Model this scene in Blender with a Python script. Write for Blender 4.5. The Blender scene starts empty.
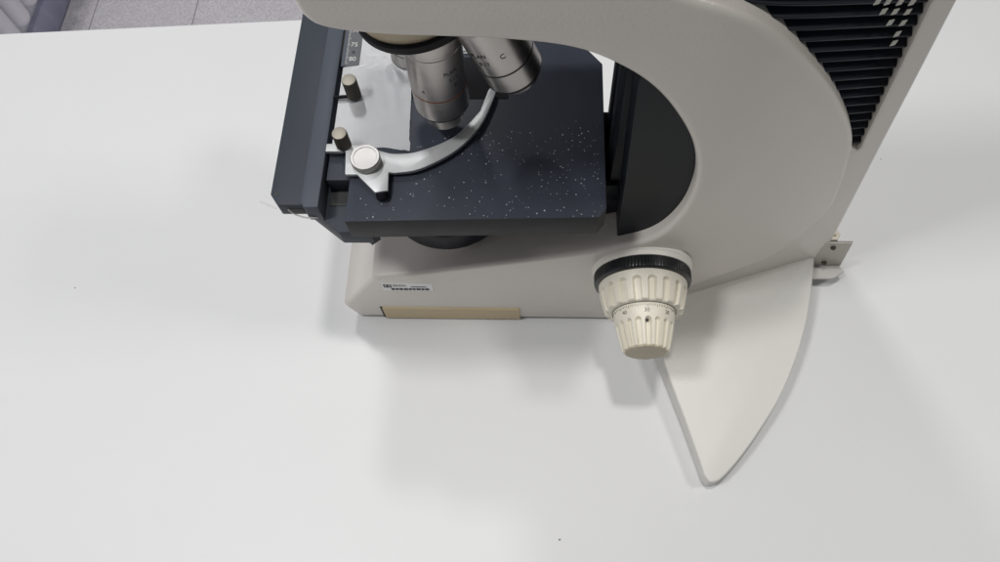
import bpy, bmesh, math, random
from mathutils import Vector, Matrix
random.seed(7)
R = math.radians
scene = bpy.context.scene
col = scene.collection

# ------------------------------------------------------------------ camera
H = 0.55
Xc = Vector((0.99840886, 0.00739229, -0.0559027))     # world axes seen in the camera (right, down, forward)
Yc = Vector((0.02979997, -0.91079531, 0.41178134))
Zc = Vector((-0.04787192, -0.41279203, -0.90956639))
cam_d = bpy.data.cameras.new('camera')
cam = bpy.data.objects.new('camera', cam_d)
col.objects.link(cam)
m3 = Matrix(((Xc[0], -Xc[1], -Xc[2]), (Yc[0], -Yc[1], -Yc[2]), (Zc[0], -Zc[1], -Zc[2])))
cam.matrix_world = Matrix.Translation((0, 0, H)) @ m3.to_4x4()
cam_d.sensor_width = 36.0
cam_d.lens = 760.0 / 1000.0 * 36.0
cam_d.clip_start = 0.01
cam_d.clip_end = 50
scene.camera = cam

# ------------------------------------------------------------------ light
w = bpy.data.worlds.new("World")
scene.world = w
w.use_nodes = True
w.node_tree.nodes['Background'].inputs[0].default_value = (0.90, 0.94, 1.0, 1)
w.node_tree.nodes['Background'].inputs[1].default_value = 0.105


def lamp(name, loc, aim, power, sx, sy, color):
    d = bpy.data.lights.new(name, 'AREA')
    d.shape = 'RECTANGLE'
    d.size, d.size_y = sx, sy
    d.energy = power
    d.color = color
    o = bpy.data.objects.new(name, d)
    o.location = loc
    o.rotation_euler = (Vector(aim) - Vector(loc)).to_track_quat('-Z', 'Y').to_euler()
    col.objects.link(o)


lamp('ceiling_lamp', (0.03, 0.38, 2.2), (0, .25, 0), 12, .12, .12, (1, .98, .95))
lamp('ceiling_lamp', (-0.95, -0.05, 2.2), (0, .25, 0), 16.5, .30, .30, (.985, .99, 1))
lamp('ceiling_lamp', (1.50, 0.25, 2.2), (0, .25, 0), 12, .40, .40, (1, .985, .96))
lamp('ceiling_lamp', (-0.64, 1.70, 2.2), (0, .3, .1), 12, .26, .26, (.99, .99, 1))

scene.view_settings.view_transform = 'Standard'
scene.view_settings.look = 'None'
scene.view_settings.exposure = 0.0
scene.view_settings.gamma = 1.0


# ------------------------------------------------------------------ materials
def mat(name, c, rough=.5, metal=0., var=.06, vscale=30., bump=0., bscale=400., spec=.5, coat=0., stretch=None, rvar=0.08):
    m = bpy.data.materials.new(name)
    m.use_nodes = True
    nt = m.node_tree
    N, L = nt.nodes, nt.links
    b = N['Principled BSDF']
    b.inputs['Roughness'].default_value = rough
    b.inputs['Metallic'].default_value = metal
    b.inputs['Specular IOR Level'].default_value = spec
    b.inputs['Coat Weight'].default_value = coat
    b.inputs['Coat Roughness'].default_value = .32
    tc = N.new('ShaderNodeTexCoord')
    mp = N.new('ShaderNodeMapping')
    L.new(tc.outputs['Object'], mp.inputs['Vector'])
    if stretch:
        mp.inputs['Scale'].default_value = stretch
    nz = N.new('ShaderNodeTexNoise')
    nz.inputs['Scale'].default_value = vscale
    nz.inputs['Detail'].default_value = 5
    L.new(mp.outputs[0], nz.inputs['Vector'])
    mx = N.new('ShaderNodeMix')
    mx.data_type = 'RGBA'
    mx.inputs['A'].default_value = (*[min(1, v * (1 - var)) for v in c], 1)
    mx.inputs['B'].default_value = (*[min(1, v * (1 + var)) for v in c], 1)
    L.new(nz.outputs['Fac'], mx.inputs['Factor'])
    L.new(mx.outputs['Result'], b.inputs['Base Color'])
    mr = N.new('ShaderNodeMapRange')
    mr.inputs['To Min'].default_value = max(.02, rough - rvar)
    mr.inputs['To Max'].default_value = rough + rvar
    L.new(nz.outputs['Fac'], mr.inputs['Value'])
    L.new(mr.outputs[0], b.inputs['Roughness'])
    if bump:
        n2 = N.new('ShaderNodeTexNoise')
        n2.inputs['Scale'].default_value = bscale
        n2.inputs['Detail'].default_value = 3
        L.new(mp.outputs[0], n2.inputs['Vector'])
        bp = N.new('ShaderNodeBump')
        bp.inputs['Strength'].default_value = bump
        bp.inputs['Distance'].default_value = .0006
        L.new(n2.outputs['Fac'], bp.inputs['Height'])
        L.new(bp.outputs[0], b.inputs['Normal'])
    return m


PAINT = mat('grey_white_paint', (.73, .68, .615), .34, var=.03, vscale=12, bump=.22, bscale=600, rvar=.06, coat=.25)
CREAM = mat('cream_plastic', (.80, .755, .63), .45, var=.10, vscale=60, bump=.1, bscale=300)
WINGP = mat('foot_paint', (.715, .70, .65), .40, var=.03, vscale=14, bump=.12, bscale=600, rvar=.05)
FLANGE = mat('flange_paint', (.80, .77, .69), .4, var=.04, vscale=40)
RINGM = mat('ring_black', (.010, .011, .012), .28, var=.2)
CREAM_SIDE = mat('tan_metal', (.50, .42, .28), .4, var=.05)
BEIGE = mat('beige_plastic', (.62, .50, .31), .5, var=.04)
BLACK = mat('black_satin', (.011, .013, .017), .42, var=.2, vscale=25, spec=.18)
LOUVRE = mat('louvre_black', (.013, .017, .026), .45, var=.35, vscale=60, spec=.2)
BLACKR = mat('black_rubber', (.009, .009, .011), .5, var=.2, spec=.12)
COND = mat('condenser_black', (.007, .008, .013), .4, var=.2, spec=.12)
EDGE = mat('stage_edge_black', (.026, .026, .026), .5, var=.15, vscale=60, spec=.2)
ANOD = mat('anodised_dark', (.045, .053, .066), .48, var=.22, vscale=18, bump=.08, bscale=900, spec=.2, stretch=(1, .12, 1))
ANODB = mat('anodised_slate', (.074, .084, .105), .46, var=.16, vscale=22, bump=.06, bscale=900, spec=.22, stretch=(1, .15, 1))
STEEL = mat('satin_steel', (.60, .585, .56), .50, metal=1, var=.06, vscale=60, bump=.05, bscale=600)
CLIP = mat('cast_aluminium', (.62, .625, .62), .46, metal=.5, var=.06, vscale=50, bump=.06, bscale=500)
BRASS = mat('nickel_brass', (.40, .37, .31), .55, metal=.5, var=.12, vscale=120)
DARKBRASS = mat('dark_knurled_brass', (.085, .075, .06), .5, metal=.3, var=.2, vscale=200)
OBJM = mat('brushed_chrome', (.50, .47, .445), .33, metal=1, var=.08, vscale=15, bump=.05, bscale=250, stretch=(1, 1, 14))
AMBER = mat('amber_ring', (.26, .10, .05), .5)
GROOVE = mat('groove_dark', (.02, .018, .017), .5)
INK = mat('black_ink', (.03, .03, .03), .6)
INKG = mat('grey_ink', (.16, .15, .13), .6)
WHITEINK = mat('white_ink', (.62, .62, .60), .6)
STICK = mat('silver_sticker', (.88, .87, .86), .35, var=.03)
GLASS = mat('lens_glass', (.05, .05, .06), .08, spec=.9)
VENT_LIGHT = mat('vent_light_colour', (.62, .60, .53), .7, var=.2, vscale=200)  # pale colour painted as light coming through the vent
FILM = mat('white_film', (.93, .935, .94), .45, metal=.22, var=.06, vscale=25, bump=.22, bscale=90, stretch=(1, .25, 1))
RADM = mat('radiator_enamel', (.88, .87, .92), .35, var=.03)
WALLM = mat('wall_paint', (.80, .80, .85), .7, var=.04, bump=.1)
SKIRT = mat('skirting_vinyl', (.42, .42, .56), .5, var=.10, vscale=8)
FLEG = mat('leg_metal', (.5, .5, .52), .4, metal=.6)

TABLE = mat('table_laminate', (.755, .757, .752), .44, var=.022, vscale=7, bump=.03, bscale=900, spec=.4, rvar=.03)


def stage_mat():
    m = mat('stage_black', (.049, .057, .076), .42, spec=.2, var=.22, vscale=30, bump=.05, bscale=800, rvar=.06)
    nt = m.node_tree
    N, L = nt.nodes, nt.links
    b = N['Principled BSDF']
    src = b.inputs['Base Color'].links[0].from_socket
    tc = N.new('ShaderNodeTexCoord')
    cur = src
    for sc, thr, keep in ((560., .18, .70), (400., .15, .72), (260., .115, .75), (150, .085, .75)):
        v = N.new('ShaderNodeTexVoronoi')
        v.inputs['Scale'].default_value = sc
        L.new(tc.outputs['Object'], v.inputs['Vector'])
        lt = N.new('ShaderNodeMath'); lt.operation = 'LESS_THAN'; lt.inputs[1].default_value = thr
        L.new(v.outputs['Distance'], lt.inputs[0])
        sp = N.new('ShaderNodeSeparateColor')
        L.new(v.outputs['Color'], sp.inputs[0])
        # denser to the right and front of the plate
        sx = N.new('ShaderNodeSeparateXYZ'); L.new(tc.outputs['Object'], sx.inputs[0])
        nz = N.new('ShaderNodeTexNoise'); nz.inputs['Scale'].default_value = 22
        L.new(tc.outputs['Object'], nz.inputs['Vector'])
        k = N.new('ShaderNodeMapRange')
        k.inputs['From Min'].default_value = -.05; k.inputs['From Max'].default_value = .05
        k.inputs['To Min'].default_value = keep + .12; k.inputs['To Max'].default_value = keep - .04
        L.new(sx.outputs['X'], k.inputs['Value'])
        k2 = N.new('ShaderNodeMath'); k2.operation = 'MULTIPLY_ADD'
        k2.inputs[1].default_value = -.9; L.new(nz.outputs['Fac'], k2.inputs[0])
        a3 = N.new('ShaderNodeMath'); a3.operation = 'ADD'; a3.inputs[1].default_value = .46
        L.new(k.outputs[0], a3.inputs[0]); L.new(a3.outputs[0], k2.inputs[2])
        gt = N.new('ShaderNodeMath'); gt.operation = 'GREATER_THAN'
        L.new(sp.outputs[0], gt.inputs[0]); L.new(k2.outputs[0], gt.inputs[1])
        mu = N.new('ShaderNodeMath'); mu.operation = 'MULTIPLY'
        L.new(lt.outputs[0], mu.inputs[0]); L.new(gt.outputs[0], mu.inputs[1])
        m2 = N.new('ShaderNodeMath'); m2.operation = 'MULTIPLY'
        L.new(mu.outputs[0], m2.inputs[0])
        pw = N.new('ShaderNodeMath'); pw.operation = 'POWER'; pw.inputs[1].default_value = 1.7; L.new(sp.outputs[1], pw.inputs[0])
        L.new(pw.outputs[0], m2.inputs[1])
        mx = N.new('ShaderNodeMix'); mx.data_type = 'RGBA'
        g1 = N.new('ShaderNodeMapRange'); g1.inputs['From Min'].default_value = -.005; g1.inputs['From Max'].default_value = -.018
        L.new(sx.outputs['Y'], g1.inputs['Value'])
        g2 = N.new('ShaderNodeMath'); g2.operation = 'GREATER_THAN'; g2.inputs[1].default_value = .0097
        L.new(sx.outputs['Z'], g2.inputs[0])
        g3 = N.new('ShaderNodeMath'); g3.operation = 'MULTIPLY'; L.new(g1.outputs[0], g3.inputs[0]); L.new(g2.outputs[0], g3.inputs[1])
        g4 = N.new('ShaderNodeMath'); g4.operation = 'MULTIPLY'; L.new(g3.outputs[0], g4.inputs[0]); L.new(m2.outputs[0], g4.inputs[1])
        L.new(g4.outputs[0], mx.inputs['Factor'])
        L.new(cur, mx.inputs['A'])
        mx.inputs['B'].default_value = (.75, .76, .78, 1)
        cur = mx.outputs['Result']
    L.new(cur, b.inputs['Base Color'])
    return m


STAGE = stage_mat()


def floor_mat():
    m = mat('floor_vinyl', (.70, .67, .70), .45, var=.06, vscale=6)
    nt = m.node_tree
    N, L = nt.nodes, nt.links
    b = N['Principled BSDF']
    src = b.inputs['Base Color'].links[0].from_socket
    tc = N.new('ShaderNodeTexCoord')
    nz = N.new('ShaderNodeTexNoise'); nz.inputs['Scale'].default_value = 260; nz.inputs['Detail'].default_value = 4
    L.new(tc.outputs['Object'], nz.inputs['Vector'])
    cr = N.new('ShaderNodeMapRange')
    cr.inputs['From Min'].default_value = .35; cr.inputs['From Max'].default_value = .65
    cr.inputs['To Min'].default_value = .82; cr.inputs['To Max'].default_value = 1.12
    L.new(nz.outputs['Fac'], cr.inputs['Value'])
    mx = N.new('ShaderNodeMix'); mx.data_type = 'RGBA'; mx.blend_type = 'MULTIPLY'
    mx.inputs['Factor'].default_value = 1
    L.new(src, mx.inputs['A']); L.new(cr.outputs[0], mx.inputs['B'])
    L.new(mx.outputs['Result'], b.inputs['Base Color'])
    return m


FLOOR = floor_mat()

# ------------------------------------------------------------------ helpers
WPOS = {}


def link(name, me, material, parent=None, smooth=True, angle=35):
    """link a mesh given in world coordinates, origin moved to its own centre"""
    vs = [v.co for v in me.vertices]
    lo = Vector([min(v[i] for v in vs) for i in range(3)])
    hi = Vector([max(v[i] for v in vs) for i in range(3)])
    c = (lo + hi) / 2
    if parent is None:
        c.z = lo.z
    me.transform(Matrix.Translation(-c))
    me.name = name
    o = bpy.data.objects.new(name, me)
    col.objects.link(o)
    me.materials.clear()
    me.materials.append(material)
    for p in me.polygons:
        p.use_smooth = smooth
    if smooth:
        me.set_sharp_from_angle(angle=R(angle))
    WPOS[o.name] = c.copy()
    if parent:
        o.parent = parent
        o.location = c - WPOS[parent.name]
    else:
        o.location = c
    return o


def empty(name, loc):
    o = bpy.data.objects.new(name, None)
    col.objects.link(o)
    o.location = loc
    o.empty_display_size = .02
    WPOS[o.name] = Vector(loc)
    return o


def tag(o, label=None, cat=None, group=None, kind=None):
    for k, v in (('label', label), ('category', cat), ('group', group), ('kind', kind)):
        if v:
            o[k] = v
    return o


def mesh_of(bm):
    bmesh.ops.recalc_face_normals(bm, faces=bm.faces)
    me = bpy.data.meshes.new('m')
    bm.to_mesh(me)
    bm.free()
    return me


def bevel_bm(bm, w, seg=2, ang=30):
    es = [e for e in bm.edges if len(e.link_faces) == 2 and e.calc_face_angle(0) > R(ang)]
    if es and w > 0:
        bmesh.ops.bevel(bm, geom=es, offset=w, segments=seg, affect='EDGES', profile=.5, clamp_overlap=True)


def box_bm(x0, x1, y0, y1, z0, z1, bev=.0, seg=2, bm=None):
    b = bmesh.new()
    vs = [b.verts.new((x, y, z)) for x in (x0, x1) for y in (y0, y1) for z in (z0, z1)]
    for f in ((0, 1, 3, 2), (4, 6, 7, 5), (0, 4, 5, 1), (2, 3, 7, 6), (0, 2, 6, 4), (1, 5, 7, 3)):
        b.faces.new([vs[i] for i in f])
    bmesh.ops.recalc_face_normals(b, faces=b.faces)
    bevel_bm(b, bev, seg)
    if bm is None:
        return b
    me = bpy.data.meshes.new('t'); b.to_mesh(me); b.free()
    bm.from_mesh(me); bpy.data.meshes.remove(me)
    return bm


def add_to(bm, other, M=None):
    me = bpy.data.meshes.new('t'); other.to_mesh(me); other.free()
    if M:
        me.transform(M)
    bm.from_mesh(me); bpy.data.meshes.remove(me)


def prism_bm(pts, z0, z1, bev=0, seg=2):
    """polygon in XY extruded in Z"""
    b = bmesh.new()
    lo = [b.verts.new((x, y, z0)) for x, y in pts]
    hi = [b.verts.new((x, y, z1)) for x, y in pts]
    b.faces.new(lo[::-1]); b.faces.new(hi)
    n = len(pts)
    for i in range(n):
        b.faces.new((lo[i], lo[(i + 1) % n], hi[(i + 1) % n], hi[i]))
    bmesh.ops.recalc_face_normals(b, faces=b.faces)
    bevel_bm(b, bev, seg)
    return b


def smooth_line(pts, n=8):
    """Catmull-Rom through the points"""
    P = [Vector(p) for p in pts]
    out = []
    for i in range(len(P) - 1):
        p0 = P[max(0, i - 1)]; p1 = P[i]; p2 = P[i + 1]; p3 = P[min(len(P) - 1, i + 2)]
        for k in range(n):
            t = k / n
            out.append(.5 * ((2 * p1) + (p2 - p0) * t + (2 * p0 - 5 * p1 + 4 * p2 - p3) * t * t + (3 * p1 - p0 - 3 * p2 + p3) * t ** 3))
    out.append(P[-1])
    return out


def profile_xz(loops, y0, y1, bev, res=4):
    """closed XZ loops (outer + holes) extruded along Y with rounded rims, through a filled 2D curve"""
    cu = bpy.data.curves.new('c', 'CURVE')
    cu.dimensions = '2D'
    cu.fill_mode = 'BOTH'
    cu.extrude = (y1 - y0) / 2 - bev
    cu.bevel_depth = bev
    cu.bevel_resolution = res
    cu.offset = -bev
    for lp in loops:
        s = cu.splines.new('POLY')
        s.points.add(len(lp) - 1)
        for p, q in zip(s.points, lp):
            p.co = (q[0], q[1], 0, 1)
        s.use_cyclic_u = True
    o = bpy.data.objects.new('c', cu)
    col.objects.link(o)
    dg = bpy.context.evaluated_depsgraph_get()
    me = bpy.data.meshes.new_from_object(o.evaluated_get(dg))
    bpy.data.objects.remove(o)
    bpy.data.curves.remove(cu)
    M = Matrix(((1, 0, 0, 0), (0, 0, -1, (y0 + y1) / 2), (0, 1, 0, 0), (0, 0, 0, 1)))
    me.transform(M)
    return me


def lathe_bm(prof, seg=64, rf=None, cap0=True, cap1=True):
    """profile [(r,h)] turned about local Z; rf(theta, r, h) may change the radius"""
    b = bmesh.new()
    rings = []
    for r, h in prof:
        ring = []
        for k in range(seg):
            t = 2 * math.pi * k / seg
            rr = rf(t, r, h) if rf else r
            ring.append(b.verts.new((rr * math.cos(t), rr * math.sin(t), h)))
        rings.append(ring)
    for a, c in zip(rings, rings[1:]):
        for k in range(seg):
            b.faces.new((a[k], a[(k + 1) % seg], c[(k + 1) % seg], c[k]))
    if cap0:
        b.faces.new(rings[0][::-1])
    if cap1:
        b.faces.new(rings[-1])
    bmesh.ops.recalc_face_normals(b, faces=b.faces)
    return b


def axis_matrix(origin, d, xhint=(1, 0, 0)):
    z = Vector(d).normalized()
    x = Vector(xhint)
    x = (x - z * x.dot(z)).normalized()
    y = z.cross(x)
    return Matrix(((x.x, y.x, z.x, origin[0]), (x.y, y.y, z.y, origin[1]), (x.z, y.z, z.z, origin[2]), (0, 0, 0, 1)))


def lathe(name, prof, M, material, parent, seg=64, rf=None, cap0=True, cap1=True, angle=35):
    me = mesh_of(lathe_bm(prof, seg, rf, cap0, cap1))
    me.transform(M)
    return link(name, me, material, parent, angle=angle)


def text_mesh(s, size, depth=.00012):
    cu = bpy.data.curves.new('t', 'FONT')
    cu.body = s
    cu.size = size
    cu.align_x = 'CENTER'
    cu.align_y = 'CENTER'
    cu.extrude = depth
    o = bpy.data.objects.new('t', cu)
    col.objects.link(o)
    dg = bpy.context.evaluated_depsgraph_get()
    me = bpy.data.meshes.new_from_object(o.evaluated_get(dg))
    bpy.data.objects.remove(o)
    bpy.data.curves.remove(cu)
    return me


def wrap(me, th0, h0, rfun, flip=1):
    """bend a flat text mesh round local Z: text x runs along theta, text y along h (flip -1: upside down)"""
    for v in me.vertices:
        x, y, z = v.co
        h = h0 + flip * y
        r = rfun(h)
        t = th0 + flip * x / r
        v.co = ((r + z + .00008) * math.cos(t), (r + z + .00008) * math.sin(t), h)
    return me


def tube_bm(pts, r, seg=10):
    b = bmesh.new()
    P = [Vector(p) for p in pts]
    rings = []
    for i, p in enumerate(P):
        d = (P[min(i + 1, len(P) - 1)] - P[max(i - 1, 0)]).normalized()
        a = Vector((0, 0, 1)) if abs(d.z) < .9 else Vector((1, 0, 0))
        u = d.cross(a).normalized(); v = d.cross(u)
        rings.append([b.verts.new(p + r * (math.cos(2 * math.pi * k / seg) * u + math.sin(2 * math.pi * k / seg) * v)) for k in range(seg)])
    for a, c in zip(rings, rings[1:]):
        for k in range(seg):
            b.faces.new((a[k], a[(k + 1) % seg], c[(k + 1) % seg], c[k]))
    b.faces.new(rings[0][::-1]); b.faces.new(rings[-1])
    return b


# ================================================================== THE SETTING
fl = link('floor', mesh_of(box_bm(-1.10, 2.5, -2.2, 3.0, -.78, -.74)), FLOOR, smooth=False)
tag(fl, kind='structure')
sb = bmesh.new()
for sx in (-1.033, -.795, -.32, .16):
    box_bm(sx - .0012, sx + .0012, -2.2, 3.0, -.7405, -.7394, bm=sb)
link('floor_seam', mesh_of(sb), mat('seam_dark', (.36, .34, .37), .6), fl, smooth=False)

wl = link('wall', mesh_of(box_bm(-1.20, -1.113, -2.2, 3.0, -.78, 1.6)), WALLM, smooth=False)
tag(wl, kind='structure')
link('skirting_board', mesh_of(box_bm(-1.1135, -1.101, -2.2, 3.0, -.742, -.668, .003)), SKIRT, wl)

# table (its far edge is turned a little against the microscope)
tb = empty('table', (0, .1, -.74))
tag(tb, 'large white laminate table the microscope stands on', 'table')
MT = Matrix.Translation((-.234, .523, 0)) @ Matrix.Rotation(R(2.6), 4, 'Z')
me = mesh_of(box_bm(-.65, 1.15, -.95, 0, -.028, 0, .0022, 3)); me.transform(MT)
link('tabletop', me, TABLE, tb)
for lx, ly in ((-.6, -.06), (1.09, -.06), (-.6, -.89), (1.09, -.89)):
    me = mesh_of(box_bm(lx - .02, lx + .02, ly - .02, ly + .02, -.74, -.0285, .003)); me.transform(MT)
    link('leg', me, FLEG, tb)
for x, y, r_ in ((.0130, .0545, .0007), (.268, .372, .0006), (.281, .363, .0004), (-.381, .240, .0005)):
    me = mesh_of(lathe_bm([(r_, 0), (r_ * .7, .0004)], 9, lambda t, r, h: r * (1 + .35 * math.sin(2 * t + 1))))
    me.transform(Matrix.Translation((x, y, .0001)))
    link('speck', me, INKG, tb)

# radiator by the wall
rd = empty('radiator', (-1.06, 1.3, -.74))
tag(rd, 'white column radiator with rounded tubes along the wall at the top left', 'radiator')
RX = -1.062
for k in range(12):
    y = .93 + k * .0535
    prof = [(.0005, -.600)] + [(.0215 * math.sin(a), -.578 - .0215 * math.cos(a)) for a in [R(q) for q in range(15, 91, 15)]] + [(.0215, -.1)]
    me = mesh_of(lathe_bm(prof, 28))
    me.transform(Matrix.Translation((RX, y, 0)))
    link('tube', me, RADM, rd)
me = mesh_of(tube_bm([(RX - .022, .88, -.52), (RX - .022, 1.6, -.52)], .014, 16)); link('header_pipe', me, RADM, rd)
me = mesh_of(tube_bm([(RX - .022, .88, -.16), (RX - .022, 1.6, -.16)], .014, 16)); link('header_pipe', me, RADM, rd)
for y in (.98, 1.5):
    link('wall_bracket', mesh_of(box_bm(-1.1135, RX - .02, y - .01, y + .01, -.53, -.505, .002)), RADM, rd)

# ================================================================== MICROSCOPE
ms = empty('microscope', (.02, .267, 0))
tag(ms, 'grey white laboratory microscope with black stage and cream focus knob on white table', 'microscope')
YF, YB, YM = .217, .317, .267

C_IN = [(-.0975, .329), (-.0965, .3235), (-.0925, .3175), (-.0850, .3142), (-.0720, .3118), (-.0588, .3103), (-.0380, .3090),
        (-.018, .3075), (.0064, .3036), (.0232, .2968), (.0418, .2832), (.0565, .2655), (.0705, .2400), (.0781, .2165),
        (.0814, .1920), (.0790, .1620), (.0684, .1365), (.0485, .1225), (.0111, .1090), (-.0419, .0935), (-.0699, .0855), (-.095, .0785), (-.1165, .0738)]
RIM = [(-.03, .395), (.010, .350), (.035, .3375), (.0541, .3293), (.0713, .3224), (.085, .3139), (.1017, .298), (.1199, .2755), (.1381, .2504), (.1547, .2233), (.1661, .2004),
       (.1732, .1776), (.1809, .141), (.1835, .112), (.1702, .074), (.1533, .0582), (.1219, .0515), (.095, .045), (.078, .035), (.066, .018), (.062, .0016)]


def taper(bm):
    """the column narrows towards the back: the near face swings away from the plane of the base"""
    K, X0, S = .325, .086, .008
    for k in range(14):
        bmesh.ops.bisect_plane(bm, geom=bm.verts[:] + bm.edges[:] + bm.faces[:], plane_co=(.062 + .004 * k, 0, 0), plane_no=(1, 0, 0))
    for v in bm.verts:
        f = max(0, min(1, (YB - v.co.y) / (YB - YF)))
        v.co.y += f * K * S * math.log1p(math.exp((v.co.x - X0) / S))


inn = [tuple(p) for p in smooth_line(C_IN, 6)]
rim = [tuple(p) for p in smooth_line(RIM, 6)]
loop = [(-.100, .350)] + inn + [(-.1192, .0725), (-.1205, .0705), (-.1500, .0245), (-.1502, .0225), (-.1434, .0016)] + rim[::-1] + [(-.03, .43), (-.085, .43)]
me = profile_xz([loop], YF, YB, .0036, 4)
bm = bmesh.new(); bm.from_mesh(me); bpy.data.meshes.remove(me)
bmesh.ops.remove_doubles(bm, verts=bm.verts, dist=1e-6)
taper(bm)
arm = link('arm', mesh_of(bm), PAINT, ms, angle=30)

# rear column with its louvre opening
REAR = [(0.2129, 0.0132), (0.2003, 0.1119), (0.1909, 0.1833), (0.1841, 0.2369), (0.1768, 0.2927), (0.1591, 0.43)]
col_loop = [(.05, .001), (.2145, .001)] + REAR + [(-.04, .43), (-.02, .385), (.03, .325), (.08, .29), (.115, .24), (.128, .20), (.13, .14), (.10, .08), (.06, .03)]
hr = [p for p in RIM if p[1] > .176]
LIGHT_SPOTS = [(0.1379, 0.3038), (0.1431, 0.302), (0.1493, 0.2998), (0.1555, 0.2977), (0.1435, 0.2964), (0.1495, 0.2943), (0.1561, 0.292), (0.1502, 0.2876), (0.1571, 0.2851), (0.1576, 0.2781), (0.1587, 0.2719)]
hole = [(0.1559, 0.361), (0.1641, 0.2971), (0.1692, 0.2575), (0.1771, 0.1917), (0.1785, 0.1823), (0.1771, 0.1801), (0.1737, 0.1826)] + \
       [(p[0] - .0020, p[1] - .0014) for p in hr[::-1][1:]] + [(.03, .40), (0.1508, .40)]
me = profile_xz([col_loop, hole], YF + .0045, YB - .0045, .0013, 2)
bm = bmesh.new(); bm.from_mesh(me); bpy.data.meshes.remove(me)
taper(bm)
colm = link('rear_column', mesh_of(bm), PAINT, ms, angle=30)


def tapered(bm):
    taper(bm)
    return mesh_of(bm)





def inside(x, z, poly):
    c = False
    n = len(poly)
    for i in range(n):
        x1, z1 = poly[i]; x2, z2 = poly[(i + 1) % n]
        if (z1 > z) != (z2 > z) and x < (x2 - x1) * (z - z1) / (z2 - z1) + x1:
            c = not c
    return c


lv = bmesh.new()
SL = .28
z = .160
while z < .41:
    xs = [x / 1000 for x in range(-60, 200) if inside(x / 1000, z - SL * (x / 1000 - .14), hole)]
    if len(xs) > 1:
        xm = (min(xs) + max(xs)) / 2
        hw = (max(xs) - min(xs)) / 2 / math.cos(math.atan(SL)) + .001
        b = box_bm(-hw, hw, -.0042, .0042, -.0008, .0008, .0004, 1)
        add_to(lv, b, Matrix.Translation((xm, YF + .0130, z - SL * (xm - .14))) @ Matrix.Rotation(math.atan(SL), 4, 'Y') @ Matrix.Rotation(R(22), 4, 'X'))
    z += .0071
link('louvre', tapered(lv), LOUVRE, colm)
ribs = bmesh.new()
for x in (.062, .0735, .085, .0965, .108, .1195, .131, .1425, .154, .165):
    zz = [q / 1000 for q in range(178, 400) if inside(x, q / 1000, hole)]
    if len(zz) > 3:
        box_bm(x - .0013, x + .0013, YF + .0165, YF + .0215, min(zz), max(zz), bm=ribs)
link('vent_rib', tapered(ribs), BLACK, colm, smooth=False)
bm = bmesh.new(); bm.from_mesh(profile_xz([hole], YF + .0225, YF + .0255, .0001, 0))
link('vent_backing', tapered(bm), BLACKR, colm, smooth=False)
for x, zz in LIGHT_SPOTS:  # flat pale pads stand for light seen through the vent holes
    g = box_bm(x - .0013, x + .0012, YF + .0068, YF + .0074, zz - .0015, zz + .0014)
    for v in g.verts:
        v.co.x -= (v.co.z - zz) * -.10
    link('vent_light_pad', tapered(g), VENT_LIGHT, colm, smooth=False)
# wings of the foot
WING = [(0.0748, 0.2185, 0.022), (0.0856, 0.184, 0.0205), (0.0905, 0.1669, 0.0197), (0.1006, 0.1347, 0.0183), (0.109, 0.1059, 0.0169), (0.1111, 0.0979, 0.0166), (0.1135, 0.0939, 0.0164), (0.1161, 0.0926, 0.0165),
        (0.1229, 0.0954, 0.0169), (0.136, 0.1089, 0.0182), (0.1512, 0.1281, 0.0199), (0.167, 0.1513, 0.0219), (0.1799, 0.1766, 0.0239), (0.1906, 0.2041, 0.0259), (0.1968, 0.2271, 0.0275), (0.2017, 0.2508, 0.029), (0.2040, 0.264, 0.0300)]
wl_pts = WING[:3] + [tuple(p) for p in smooth_line(WING[3:], 4)]
for s in (1, -1):
    bm = bmesh.new()
    f = lambda p: (p[0], p[1] if s > 0 else 2 * YM - p[1])
    top = [bm.verts.new((*f(p), p[2])) for p in wl_pts]
    low = [bm.verts.new((*f(p), .0012)) for p in wl_pts]
    bm.faces.new(top); bm.faces.new(low[::-1])
    n = len(top)
    for i in range(n):
        bm.faces.new((top[i], top[(i + 1) % n], low[(i + 1) % n], low[i]))
    bmesh.ops.recalc_face_normals(bm, faces=bm.faces)
    tf = set(top)
    es = [e for e in bm.edges if e.verts[0] in tf and e.verts[1] in tf]
    bmesh.ops.bevel(bm, geom=es, offset=.0042, segments=5, affect='EDGES', profile=.5, clamp_overlap=True)
    link('foot_wing', mesh_of(bm), WINGP, ms, angle=50)

link('base_shade_plate', mesh_of(box_bm(-.134, .18, YF + .0025, YB - .003, 0, .0020)), BLACKR, ms, smooth=False)  # black plate added for the dark contact line under the base
# strip and sticker on the base
link('trim_strip', mesh_of(box_bm(-.1215, -.0170, YF - .0012, YF + .004, .0015, .0213, .0004, 1)), BEIGE, arm)
link('trim_gap', mesh_of(box_bm(-.1232, -.1215, YF - .0004, YF + .004, .0015, .0222)), INK, arm, smooth=False)
st = link('sticker', mesh_of(box_bm(-.1140, -.0778, YF - .00025, YF + .002, .0527, .0657, .0001, 1)), STICK, arm, smooth=False)
bc = bmesh.new()
x = -.1080
for k in range(9):
    wd = random.choice((.0016, .0021, .0025))
    box_bm(x, x + wd, YF - .00045, YF, .0545, .0575, bm=bc)
    box_bm(x + wd + .0002, x + wd + .0006, YF - .00045, YF, .0548, .0572, bm=bc)
    x += wd + .0011
box_bm(-.0935, -.0825, YF - .00045, YF, .0597, .0605, bm=bc)
link('barcode', mesh_of(bc), INK, st, smooth=False)
bc = bmesh.new()
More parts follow.
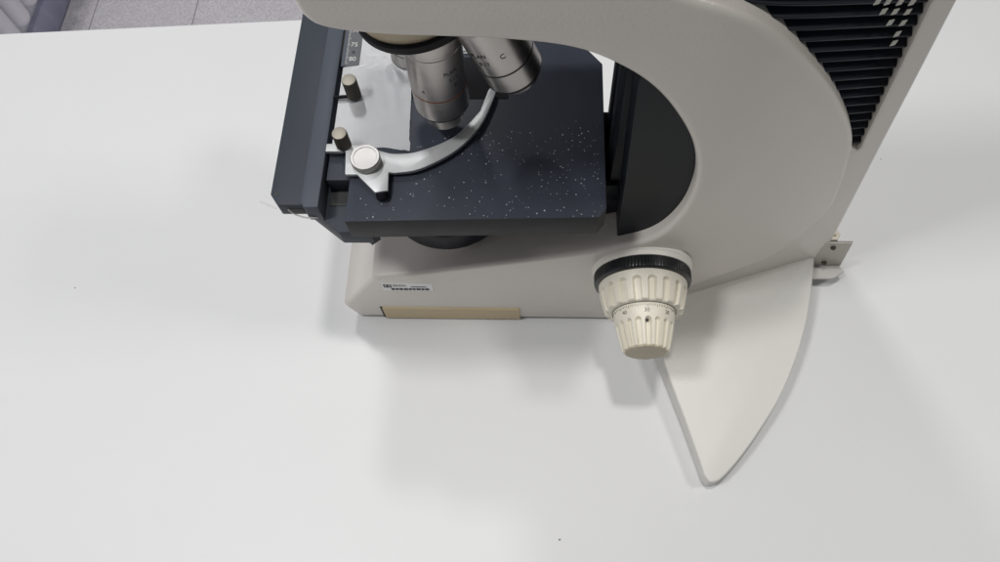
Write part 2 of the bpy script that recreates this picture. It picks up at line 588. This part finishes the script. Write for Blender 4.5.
for x0, x1, z0, z1 in ((-.1128, -.1072, .0632, .0638), (-.1128, -.1120, .0590, .0638), (-.1080, -.1072, .0590, .0638), (-.1128, -.1072, .0590, .0596), (-.1112, -.1090, .0604, .0622)):
    box_bm(x0, x1, YF - .00045, YF, z0, z1, bm=bc)
link('emblem', mesh_of(bc), INK, st, smooth=False)
bc = bmesh.new()
for r_ in range(2):
    x = -.1058
    while x < -.097:
        wd = random.uniform(.0004, .0009)
        box_bm(x, x + wd, YF - .00045, YF, .0607 + r_ * .0018, .0616 + r_ * .0018, bm=bc)
        x += wd + .0005
link('small_print', mesh_of(bc), INKG, st, smooth=False)

# ---------------------------------------------------------------- focus knobs
KX, KZ = .0655, .0905
MK = axis_matrix((KX, YF, KZ), (0, -1, 0), (1, 0, 0))      # local z towards the viewer
kn = lathe('focus_knob', [(.0328, -.002), (.0327, .0003), (.0320, .0010), (.0317, .0022), (.0315, .0040), (.030, .0042)], MK, FLANGE, ms, 96)
ring_prof = [(.028, .0040), (.0308, .0040), (.0315, .0046), (.0315, .0100), (.0311, .0114), (.0301, .0121), (.028, .0123)]
lathe('black_ring', ring_prof, MK, RINGM, kn, 480, lambda t, r, h: r - (.00030 * (1 if math.sin(96 * t + .1) > 0 else 0) if .0044 < h < .0102 and r > .0313 else 0), angle=20)


def flute(nf, phase, h0, h1, depth, width=.30, base=None):
    def rf(t, r, h):
        f = ((t + phase) * nf / (2 * math.pi)) % 1.0 - .5
        a = abs(f) / width
        if a >= 1:
            return r
        end = 1.0
        lim = h0 + (1 - math.sqrt(max(0, 1 - a * a))) * .0022       # rounded start of each flute
        if h < lim:
            return r
        end = min(1, (h - lim) / .0007)
        return r - depth * end * min(1, (1 - a) / .22) ** .5
    return rf


def steps(a, b, n):
    return [a + (b - a) * i / n for i in range(n + 1)]


cp = [(.0270, .0116), (.0281, .0118), (.0286, .0124)]
cp += [(.0286 + (.0252 - .0286) * ((h - .0124) / .0180) ** 1.5, h) for h in steps(.0124, .0304, 44)[1:]]
cp += [(.0249, .0309), (.0243, .0312), (.0195, .0312)]
ck = lathe('coarse_knob', cp, MK, CREAM, kn, 432, flute(18, .09, .0165, .05, .0024, .27), angle=40)
F0 = .0312
fr = lambda h: .0200 + (.0147 - .0200) * max(0, (h - F0 - .0002) / .0260) ** 1.2
fp = [(.016, F0 - .0002), (.0196, F0 - .0002), (.0200, F0 + .0002)]
fp += [(fr(h), h) for h in steps(F0 + .0002, F0 + .0257, 56)[1:]]
fp += [(.0145, F0 + .0261), (.0140, F0 + .0263), (.0133, F0 + .0263)]
fk = lathe('fine_knob', fp, MK, CREAM, kn, 432, flute(18, .0, F0 + .0090, .07, .0023, .31), angle=40)
lathe('end_cap', [(.0132, F0 + .0255), (.0132, F0 + .0264), (.0128, F0 + .0268), (.0004, F0 + .0269)], MK, mat('stained_cream', (.54, .48, .35), .6, var=.16, vscale=130, bump=.2, bscale=350), kn, 64)
lathe('knob_gap', [(.0205, F0 - .0003), (.0205, F0 + .0003)], MK, INKG, kn, 96)
tk = bmesh.new()
for k in range(100):
    a = 2 * math.pi * k / 100
    ln = .0022 if k % 5 == 0 else .0014
    b = box_bm(-.00012, .00012, -.00012, .00012, F0 + .001, F0 + .001 + ln)
    add_to(tk, b, Matrix.Rotation(a, 4, 'Z') @ Matrix.Translation((fr(F0 + .001 + ln / 2), 0, 0)))
me = mesh_of(tk); me.transform(MK)
link('scale_mark', me, INKG, fk, smooth=False)
for i, s in enumerate(('30', '20', '10', '0', '40')):
    ang = {'30': 92, '40': 136, '20': 50, '10': 10, '0': -40}[s]
    me = wrap(text_mesh(s, .0034, .0001), R(ang), F0 + .0052, fr, -1)
    me.transform(MK)
    link('scale_number', me, INKG, fk, smooth=False)
me = mesh_of(lathe_bm([(.0011, 0), (.0011, .0004), (.0002, .0004)], 16)); me.transform(MK @ Matrix.Rotation(R(92), 4, 'Z') @ Matrix.Translation((fr(F0 + .0112) - .0010, 0, F0 + .0112)) @ Matrix.Rotation(R(90), 4, 'Y'))
link('grub_screw', me, INK, fk)

# ---------------------------------------------------------------- bracket behind the column
br = link('rear_bracket', profile_xz([[(.196, .0510), (.2232, .0510), (.2276, .0125), (.201, .0125)]], .2580, .2596, .0003, 1), mat('dull_steel', (.42, .40, .36), .42, metal=.85, var=.08, vscale=70), ms, smooth=True)
tabp = [(.203, .2581), (.2272, .2581), (.2285, .2560), (.2300, .2535), (.2225, .2480), (.2190, .2472), (.203, .2472)]
link('tab', mesh_of(prism_bm(tabp, .0110, .0126, .0003, 1)), STEEL, br)
for x, zz in ((.2118, .0435), (.2136, .0185)):
    lathe('screw', [(.0019, -.0005), (.0019, .0008), (.0014, .0013), (.0008, .0013), (.0007, .0004)], axis_matrix((x, .2579, zz), (0, -1, 0)), DARKBRASS, br, 24)
lathe('nut', [(.0052, 0), (.0055, .0005), (.0055, .006), (.005, .0066), (.0024, .0066), (.0024, .010), (.001, .0105)], axis_matrix((.2105, .2655, .0440), (0, 0, 1)), CREAM, br, 6, angle=20)

# ---------------------------------------------------------------- carrier inside the C
cb = profile_xz([[(.0425, .268), (.0473, .104), (.056, .115), (.0715, .132), (.082, .159), (.0848, .192), (.0810, .2205), (.073, .245), (.058, .272), (.044, .290)]], YF + .0085, YB - .0085, .0012, 3)
link('stage_bracket', cb, BLACK, ms)
cbm = box_bm(.0395, .060, .243, .291, .100, .262, .0012, 2)
box_bm(.0385, .046, .252, .262, .102, .268, .001, 2, bm=cbm)
box_bm(.0385, .046, .272, .282, .102, .268, .001, 2, bm=cbm)
link('stage_slide', mesh_of(cbm), BLACK, ms)

# ---------------------------------------------------------------- stage
ZS = .178
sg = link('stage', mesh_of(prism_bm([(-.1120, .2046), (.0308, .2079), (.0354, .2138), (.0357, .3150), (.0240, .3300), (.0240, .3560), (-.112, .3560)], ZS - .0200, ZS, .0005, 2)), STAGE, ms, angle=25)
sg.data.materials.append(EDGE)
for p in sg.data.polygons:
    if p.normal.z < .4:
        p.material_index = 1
link('stage_carrier', mesh_of(prism_bm([(-.1455, .2262), (-.1185, .2052), (-.100, .2052), (-.100, .335), (-.1455, .335)], .1500, .1640, .0006, 2)), ANOD, sg, angle=25)
link('stage_arm', mesh_of(box_bm(-.03, .045, .24, .294, .140, .1585, .001)), BLACK, sg)
link('stop_pin', mesh_of(prism_bm([(-.109, .213), (-.104, .209), (-.099, .213), (-.104, .22)], .1400, .1502)), BLACK, sg, smooth=False)
link('stage_opening_dark', mesh_of(box_bm(-.081, -.0215, .2890, .3208, ZS - .004, ZS + .0003)), BLACKR, sg, smooth=False)  # flat black plate painted as the dark inside of the stage opening
# rails
ra = link('stage_rail', mesh_of(prism_bm([(-.1572, .2222), (-.1520, .2152), (-.1290, .2152), (-.1290, .372), (-.1572, .372)], ZS - .0110, ZS, .0005, 2)), ANOD, sg, angle=25)
rb = link('stage_rail', mesh_of(prism_bm([(-.1383, .2160), (-.1360, .2128), (-.1278, .2128), (-.1278, .365), (-.1383, .365)], ZS - .0135, ZS + .0018, .0007, 2)), ANODB, sg, angle=25)
lathe('screw_hole', [(.0014, -.0002), (.0014, .00015), (.0002, .00015)], Matrix.Translation((-.1535, .2222, ZS)), INK, ra, 20)
me = mesh_of(box_bm(-.1460, -.1385, .2149, .2153, ZS - .0085, ZS - .0045)); link('end_slot', me, INK, ra, smooth=False)
wi = tube_bm(smooth_line([(-.1470, .2145, ZS - .004), (-.1435, .2128, ZS - .0065), (-.138, .2118, ZS - .0085), (-.1325, .2124, ZS - .0100), (-.1305, .2135, ZS - .011)], 6), .00045, 8)
link('wire', mesh_of(wi), STEEL, ra)
wi = tube_bm([(-.1655, .2215, ZS - .007), (-.1560, .2180, ZS - .009)], .00035, 8)
link('wire', mesh_of(wi), STEEL, ra)
# slide block of the specimen holder
link('slide_block', mesh_of(box_bm(-.1262, -.1122, .2325, .2535, .1642, ZS - .0012, .0005)), ANOD, sg)
link('slide_gap_shade', mesh_of(box_bm(-.1262, -.1122, .2225, .2323, .1636, .1646)), INK, sg, smooth=False)  # thin black sheet, the shade of the deeper gap put into its colour
# scale plate
sc = link('scale_plate', mesh_of(box_bm(-.1265, -.1150, .3138, .372, ZS - .004, ZS + .0010, .0003, 1)), mat('scale_grey', (.075, .080, .088), .45, var=.1), sg)
link('scale_edge', mesh_of(box_bm(-.1265, -.1243, .3138, .372, ZS + .0009, ZS + .0012)), ANODB, sc, smooth=False)
tk = bmesh.new()
for k in range(48):
    y = .316 + k * .001
    ln = .0020 if k % 5 == 0 else .0012
    box_bm(-.1243 , -.1243 + ln, y, y + .00025, ZS + .0009, ZS + .00115, bm=tk)
link('tick', mesh_of(tk), WHITEINK, sc, smooth=False)
for i, s in enumerate(('80', '75', '70')):
    me = text_mesh(s, .0046, .00005)
    me.transform(Matrix.Translation((-.1198, .3195 + .0115 * i, ZS + .0011)) @ Matrix.Rotation(0, 4, 'Z'))
    link('scale_number', me, WHITEINK, sc, smooth=False)
lathe('screw_hole', [(.0010, -.0002), (.0010, .00015), (.0002, .00015)], Matrix.Translation((-.1198, .3250, ZS + .0010)), INK, sc, 16)

# holder strip and clip finger
ZC = .1806
clip = link('clip_finger', None or mesh_of(prism_bm(
    [(-.1270, .2535), (-.1270, .2482), (-.1150, .2482), (-.1136, .2325), (-.1066, .2325), (-.0950, .2205), (-.0877, .2217), (-.0884, .2338)] +
    [tuple(p)[:2] for p in smooth_line([(-.0850, .2335, 0), (-.0704, .2362, 0), (-.0509, .2484, 0), (-.0372, .2657, 0), (-.0298, .2859, 0), (-.0288, .2915, 0)], 6)] +
    [(-.0306, .2935), (-.0326, .2930), (-.0334, .2912)] +
    [tuple(p)[:2] for p in smooth_line([(-.0376, .2765, 0), (-.0515, .2588, 0), (-.0713, .2484, 0), (-.0857, .2464, 0), (-.0946, .2485, 0)], 6)] +
    [(-.1090, .2535)], ZC, ZC + .0026, .0005, 2)), CLIP, sg, angle=30)
lathe('pivot_screw', [(.0080, 0), (.0080, .0012), (.0086, .0018), (.0086, .0050), (.0082, .0056), (.0068, .0056), (.0066, .0053), (.0003, .0053)], Matrix.Translation((-.1017, .2405, ZC + .0026)), STEEL, clip, 64)
lathe('rubber_foot', [(.0034, -.0016), (.0036, .0004), (.0034, .0020), (.0018, .0026)], axis_matrix((-.0912, .2200, ZC + .0002), (.15, -.6, -.5)), BLACKR, clip, 24)
for x, y in ((-.1152, .2905), (-.1165, .2525)):
    o = lathe('thumb_screw', [(.0040, 0), (.0044, .0004), (.0044, .0140), (.0041, .0146), (.0037, .0146)], Matrix.Translation((x, y, ZS + .0022)), DARKBRASS, sg, 160,
              lambda t, r, h: r - (.00018 if math.sin(40 * t) > 0 and r > .0042 else 0), angle=25)
    lathe('screw_top', [(.0042, .0143), (.0041, .0149), (.0036, .0151), (.0003, .0152)], Matrix.Translation((x, y, ZS + .0022)), BRASS, o, 48)
    me = mesh_of(tube_bm([(-.1276, y - .0020, ZS + .0030), (x - .001, y - .0012, ZS + .0030)], .0011, 10))
    link('rod', me, BLACKR, o)

# ---------------------------------------------------------------- condenser below the stage
cd = lathe('condenser', [(.030, .0900), (.0415, .0905), (.0420, .0915), (.0420, .1090), (.0400, .1110), (.034, .1120), (.034, .1580)], Matrix.Translation((-.0640, YM, .0115)), COND, ms, 96)
# light well on the base
lathe('light_port', [(.034, .080), (.034, .0935), (.031, .0945), (.030, .0925), (.002, .0925)], Matrix.Translation((-.058, YM, 0)), PAINT, ms, 64)

# ---------------------------------------------------------------- turret and objectives
TN = Vector((.20, .05, -1)).normalized()
TC = Vector((-.0585, .2690, .2832))
MTu = axis_matrix(TC, TN)
tu = lathe('nosepiece', [(.026, -.045), (.030, -.030), (.0318, -.012), (.0322, -.004), (.0320, -.0020)], MTu, CREAM_SIDE, ms, 96)
lathe('turret_ring', [(.030, -.0035), (.0336, -.0035), (.0343, -.0028), (.0343, .0012), (.0336, .0022), (.002, .004)], MTu, BLACKR, tu, 96)
link('turret_head', mesh_of(box_bm(-.088, .0, .232, .302, .3140, .40, .01, 3)), PAINT, tu)


def objective(tip, d, length, rad, lines, ang, hb, hr, seg=72, ring=None):
    """barrel from the turret down to the tip; local z points from the tip up the barrel"""
    M = axis_matrix(tip, -Vector(d), (1, 0, 0))
    L = length
    o = lathe('objective', [(rad * .97, hb - .0008), (rad, hb), (rad, hr - .0006), (rad * .985, hr - .0004), (rad * .985, hr + .0004), (rad, hr + .0006),
                            (rad, L * .80), (rad * .985, L * .805), (rad * .985, L * .825), (rad, L * .83), (rad, L * .95), (rad * .97, L)], M, OBJM, ms, seg, angle=20)
    lathe('groove', [(rad * 1.003, hr - .0006), (rad * 1.003, hr + .0006)], M, ring or GROOVE, o, seg, cap0=False, cap1=False)
    lathe('groove', [(rad * .955, hb - .0016), (rad * 1.0, hb - .0010), (rad * 1.003, hb - .0002)], M, GROOVE, o, seg, cap0=False, cap1=False)
    lathe('nose_cone', [(rad * .30, .0016), (rad * .50, .0010), (rad * .68, .0016), (rad * .73, .0030), (rad * .75, hb - .0072), (rad * .78, hb - .0066), (rad * .79, hb - .0046), (rad * .90, hb - .0034), (rad * .95, hb - .0014)], M, OBJM, o, seg, cap0=False, cap1=False, angle=20)
    lathe('front_lens', [(rad * .31, .0017), (rad * .1, .0014), (.0002, .0014)], M, GLASS, o, 32, cap0=False)
    for s, size, h, da in lines:
        me = wrap(text_mesh(s, size, .00006), R(ang + da), h, lambda q: rad, 1)
        me.transform(M)
        link('engraving', me, GROOVE, o, smooth=False)
    return o


ob = objective((-.0572, .268, .1890), (0, 0, -1), .080, .0154, [('PLAN', .0034, .0530, 0), ('0.17', .0032, .0475, 4), ('C', .0034, .0420, 8), ('A', .003, .040, -62)], -52, .0160, .0325, ring=AMBER)
ob['label'] = 'upright metal objective with a thin orange red ring'
objective((-.0132, .268, .2222), (.335, .0, -.93), .066, .0158, [('PLAN', .0037, .0385, -20), ('0.17', .0036, .0325, -16), ('C', .0042, .0350, 24)], -95, .0092, .0222)
objective((-.0785, .292, .2090), (-.16, .25, -.93), .060, .0090, [], -90, .009, .022)

# ================================================================== white film on the stage
bm = bmesh.new()
nx, ny = 26, 46
x0, x1, y0, y1 = -.1250, -.0790, .2525, .352
grid = []
for j in range(ny + 1):
    row = []
    for i in range(nx + 1):
        u, v = i / nx, j / ny
        xa = x0 + (.0095 if v > .63 else 0)          # stops at the scale plate higher up
        xb = x1 - .004 * v + (.052 if v > .715 else 0)
        x = xa + (xb - xa) * u
        if i == nx and v < .7:
            x += random.uniform(-.00018, .00018) + (.0008 if j < 3 else 0)
        y = y0 + (y1 - y0) * v + (.0012 * math.sin(9 * u + 2) if j == 0 else 0)
        e = .0003 + .0004 * (math.sin(31 * u + 7 * v) + 1) * .5 * v
        if u > .62 and .45 < v < .8:
            e += .0022 * math.sin((u - .62) / .38 * math.pi) * math.sin((v - .45) / .35 * math.pi) * (1 + .7 * math.sin(23 * u + 40 * v))
        row.append(bm.verts.new((x, y, ZS + .0005 + e)))
    grid.append(row)
for j in range(ny):
    for i in range(nx):
        bm.faces.new((grid[j][i], grid[j][i + 1], grid[j + 1][i + 1], grid[j + 1][i]))
r_ = bmesh.ops.solidify(bm, geom=bm.faces[:], thickness=.0003)
fs = link('specimen_sheet', mesh_of(bm), FILM, angle=60)
tag(fs, 'thin white crumpled sheet held on the black stage beside the objectives', 'sheet')
